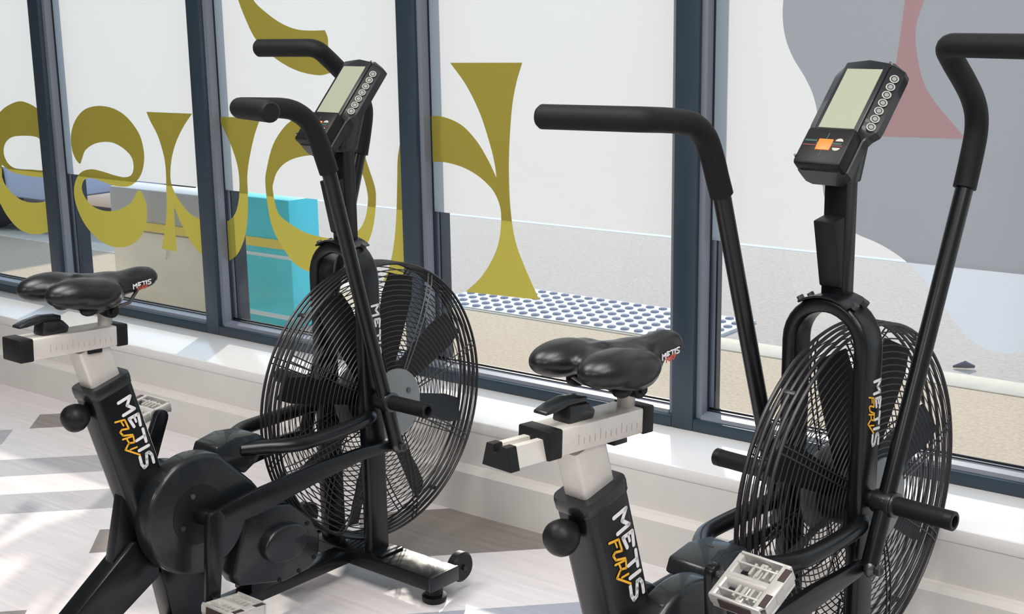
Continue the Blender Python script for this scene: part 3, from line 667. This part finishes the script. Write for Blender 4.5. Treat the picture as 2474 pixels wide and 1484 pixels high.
    lv = G().prism([(xf - .172, .733), (xf - .120, .733), (xf - .116, .744), (xf - .130, .758), (xf - .168, .758)], 1, -.017, .017, .003).done('clamp_lever', 'cover', sl_)
    G().prism([(xf - .215, .7515), (xf - .198, .7525), (xf - .172, .757), (xf - .13, .757), (xf - .13, .766), (xf - .165, .769), (xf - .195, .763), (xf - .214, .7565)], 1, -.013, .013, .002).done('lever_arm', 'cover', lv)
    xs = xf - .03
    G().cyl((xs, 0, .73), (xs, 0, .764), .0135, 20).done('saddle_post', 'silver', sl_)
    make_saddle(root, xf, 0)
    pv_ = Vector((xf - .2, 0, .731)); sl_.matrix_basis = Matrix.Translation(pv_) @ Matrix.Rotation(math.radians(2.6), 4, 'Y') @ Matrix.Translation(-pv_)
    # ---- arch, mast, console
    path = [(-.0895, -.073, .079), (-.0895, -.073, .4), (-.0895, -.073, .715)] + [(-.0895, -.073 * math.cos(PI * k / 16), .715 + .073 * math.sin(PI * k / 16)) for k in range(1, 16)] + [(-.0895, .073, .715), (-.0895, .073, .4), (-.0895, .073, .079)]
    arch = G().sweep(path, rrect(.061, .028, .009, 3)).done('fork_arch', 'black', root)
    sticker(root, arch, (-.083, -.0873, .602), (0, 0, -1), (1, 0, 0), .78, (0, -1, 0))
    mast = G().box((-.096, -.0225, .795), (-.060, .0225, 1.05), .003).done('mast', 'black', root)
    fl_ = G(); fl_.sweep([(-.0895, -.089 * math.cos(PI * t / 16), .715 + .089 * math.sin(PI * t / 16)) for t in range(5, 12)], rrect(.074, .004, .0015, 2)); fl_.done('mast_flange', 'black', mast)
    for sg in (-1, 1):
        for x in (-.075, -.108):
            G().cyl((x, .0520 * sg, .715 + .0735), (x, .0572 * sg, .715 + .0808), .0065, 8).done('bolt', 'steel', mast)
    wedge = G().prism([(-.130, .937), (-.094, .944), (-.094, .815), (-.104, .82)], 1, -.021, .021, .002).done('holder_wedge', 'rubber', mast)
    for z in (.90, .855): G().cyl((-.1275 + (.93 - z) * .22, 0.012, z), (-.121 + (.93 - z) * .22, .012, z), .0025, 8).done('screw', 'chrome', wedge)
    G().prism([(-.105, 1.00), (-.055, 1.00), (-.02, 1.10), (.02, 1.165), (-.014, 1.165), (-.108, 1.055)], 1, -.0255, .0255, .004).done('console_bracket', 'cover', root)
    make_console(root, p['con'])
    # ---- fan
    make_fan(root, p['fan'])
    # ---- pegs, handles, links, cranks
    for sg in (-1, 1):
        K = p['R'] if sg < 0 else p['L']; y = .118 * sg
        pg = G(); pg.tube([(PIV[0], sg * .1385, PIV[1]), (PIV[0], sg * .236, PIV[1])], .0168, 20)
        peg = pg.done('foot_peg', 'foam', root)
        G().lathe([(.0105, 0), (.0172, 0), (.0172, .013), (.0155, .0145), (.0105, .0145), (.0105, .002)], (PIV[0], sg * .234, PIV[1]), (0, sg, 0), 24).done('peg_end', 'rubber', peg)
        G().lathe([(0, 0), (.019, 0), (.019, .003), (.0225, .003), (.0225, .0065), (.018, .0075), (0, .0075)], (PIV[0], sg * .1335, PIV[1]), (0, sg, 0), 24).done('peg_washer', 'steel', peg)
        G().cyl((PIV[0], sg * .084, PIV[1]), (PIV[0], sg * .138, PIV[1]), .0115, 16).cyl((PIV[0], sg * .086, PIV[1]), (PIV[0], sg * .098, PIV[1]), .016, 20, bevel=.003).done('pivot_pin', 'rubber', peg)
        ox, oz = K['prof'][0]; d = Vector((ox - PIV[0], oz - PIV[1])).normalized(); low = (PIV[0] - d.x * .117, PIV[1] - d.y * .117)
        hb = make_handle(root, sg, K['prof'], (-.26, .97 * sg, 0), K['grip'], low)
        G().cyl((PIV[0], sg * .097, PIV[1]), (PIV[0], sg * .1345, PIV[1]), .0215, 20, bevel=.003).done('pivot_bush', 'cover', hb)
        # link from handle foot back to the crank
        lx, lz = low; cz = .318 + K['cr'][1] * .012; cx = -.583 + .033 + K['cr'][0] * .012
        lk = G().prism([(cx - .022, cz - .012), (cx - .018, cz + .016), (cx + .005, cz + .024), (-.47, .340), (-.29, .352), (-.155, .351), (lx + .008, lz + .008), (lx + .012, lz - .004), (lx - .01, lz - .012), (-.150, .322), (-.287, .309), (-.449, .288), (cx + .01, cz - .024)], 1, *sorted((sg * .098, sg * .112)), .003).done('drive_link', 'black', root)
        g = G(); g.sphere((lx, sg * .122, lz), (.017, .012, .017), 16).cyl((lx, sg * .098, lz), (lx, sg * .142, lz), .0075, 12).cyl((lx, sg * .134, lz), (lx, sg * .142, lz), .011, 6); g.done('rod_end', 'steel', lk)
        cxd, czd = K['cr']; a0 = Vector((-.583, 0, .318)); a1 = a0 + Vector((cxd, 0, czd)) * .165
        mxp = Vector((cxd, 0, czd)); px = Vector((czd, 0, -cxd))
        cr_ = G().cyl((-.583, sg * .07, .318), (-.583, sg * .132, .318), .017, 20, bevel=.002)
        P = []
        for k in range(7): t = PI * k / 6; q = a0 - mxp * math.sin(t) * .021 + px * math.cos(t) * .021; P.append((q.x, q.z))
        for k in range(7): t = PI * k / 6; q = a1 + mxp * math.sin(t) * .016 - px * math.cos(t) * .016; P.append((q.x, q.z))
        cr_.prism(P, 1, *sorted((sg * .120, sg * .136)), .003)
        crk = cr_.done('crank_arm', 'black', root)
        make_pedal(crk, Vector((a1.x, sg * .197, a1.z)), K['tilt'], sg)
        G().cyl((a1.x, sg * .13, a1.z), (a1.x, sg * .152, a1.z), .007, 12).done('pedal_axle', 'steel', crk)
        # belt covers
        C0 = (-.577, .315); R0 = .126 if sg < 0 else .088; pts = []
        for k in range(41):
            a = math.radians(62 + k * 292 / 40 * .98); pts.append((C0[0] + R0 * math.cos(a), C0[1] + R0 * math.sin(a)))
        if sg < 0: pts += [(-.428, .308), (-.424, .328), (-.440, .348)]
        cov = G().prism(pts, 1, *sorted((sg * .026, sg * .078)), .017, seg=3).done('belt_cover', 'cover', root, sharp=50)
        hp = G().lathe([(0, 0), (.062, 0), (.062, .0015), (.056, .003), (.03, .004), (0, .004)], (-.583, sg * .0775, .318), (0, sg, 0), 40).done('crank_plate', 'rubber', cov)
        for a in (1.9, 3.5, 5.0): G().cyl((-.583 + .046 * math.cos(a), sg * .078, .318 + .046 * math.sin(a)), (-.583 + .046 * math.cos(a), sg * .0845, .318 + .046 * math.sin(a)), .0055, 12).done('bolt', 'steel', hp)
        for x, z in (((-.564, .425), (-.682, .30), (-.60, .205), (-.446, .33)) if sg < 0 else ((-.57, .39), (-.65, .30))): G().cyl((x, sg * .06, z), (x, sg * .0775, z), .005, 10).done('screw', 'rubber', cov)
        box = [(-.505, .155), (-.470, .268), (-.42, .29), (-.345, .27), (-.285, .215), (-.264, .172), (-.268, .13), (-.293, .102), (-.368, .096), (-.49, .128)]
        lo = G().prism(box, 1, *sorted((sg * .022, sg * .077)), .007).done('lower_cover', 'cover', root, sharp=50)
        bump = [(-.372 + .060 * math.cos(t * PI / 12) * (1.05 if 6 < t < 18 else 1), .188 + .045 * math.sin(t * PI / 12) - (.0 if t < 12 else -.006)) for t in range(24)]
        G().prism(bump, 1, *sorted((sg * .070, sg * .097)), .012, seg=3).done('cover_bulge', 'cover', lo, sharp=50)
        for x, z in ((-.30, .21), (-.33, .108), (-.385, .106), (-.285, .125)): G().cyl((x, sg * .07, z), (x, sg * .0782, z), .005, 10).done('screw', 'rubber', lo)
        # round side tube from the housing to the arch
        st = crom([Vector(q) for q in ((-.43, sg * .028, .404), (-.395, sg * .050, .4035), (-.355, sg * .078, .402), (-.31, sg * .0945, .401), (-.22, sg * .0965, .402), (-.15, sg * .094, .404), (-.118, sg * .088, .405), (-.10, sg * .080, .405))], 5, False)
        G().tube(st, .0158, 14).done('side_tube', 'black', root)
    G().prism([(-.508, .404), (-.498, .428), (-.447, .438), (-.388, .430), (-.366, .412), (-.392, .372), (-.43, .352), (-.47, .385)], 1, -.038, .038, .005).done('housing', 'cover', root)
    G().box((-.449, -.007, .4345), (-.436, .007, .4375), 0, None).done('housing_slot', 'rubber', root)
    # cable from the housing to the fan guard
    G().tube(crom([Vector(q) for q in ((-.33, -.02, .30), (-.26, -.045, .20), (-.20, -.07, .15), (-.155, -.066, .19), (-.13, -.062, .26))], 5, False), .0022, 6).done('cable', 'rubber', root)
    return root

B1R = dict(prof=[(-.227, .976), (-.240, 1.012), (-.254, 1.048), (-.277, 1.084), (-.309, 1.106), (-.341, 1.115), (-.39, 1.119), (-.435, 1.122)], grip=.125, cr=(-.11, -.99), tilt=math.radians(6))
B1L = dict(prof=[(.087, .972), (.100, 1.020), (.109, 1.066), (.104, 1.092), (.085, 1.121), (.053, 1.155), (.015, 1.187), (-.015, 1.21)], grip=.135, cr=(.42, .91), tilt=math.radians(-10))
B2R = dict(prof=[(.139, .977), (.155, 1.020), (.170, 1.070), (.168, 1.105), (.150, 1.135), (.118, 1.165), (.08, 1.195), (.055, 1.216)], grip=.17, cr=(-.10, .99), tilt=math.radians(-27))
B2L = dict(prof=[(-.263, .988), (-.276, 1.018), (-.290, 1.052), (-.311, 1.088), (-.345, 1.112), (-.385, 1.120), (-.42, 1.124), (-.455, 1.127)], grip=.155, cr=(.10, -.99), tilt=math.radians(8))
air_bike('black fan bike on the left, its whole fan wheel and front stabiliser in view', (-2.11226, 2.18700, 0), 1.53535, dict(slider=-.680, rail_out=0, fan=math.radians(72), con=-.014, R=B1R, L=B1L))
air_bike('black fan bike on the right, its clear near pedal raised beside the fan', (-.94738, 2.24011, 0), 1.44038, dict(slider=-.620, rail_out=.055, fan=math.radians(62), con=0, R=B2R, L=B2L))
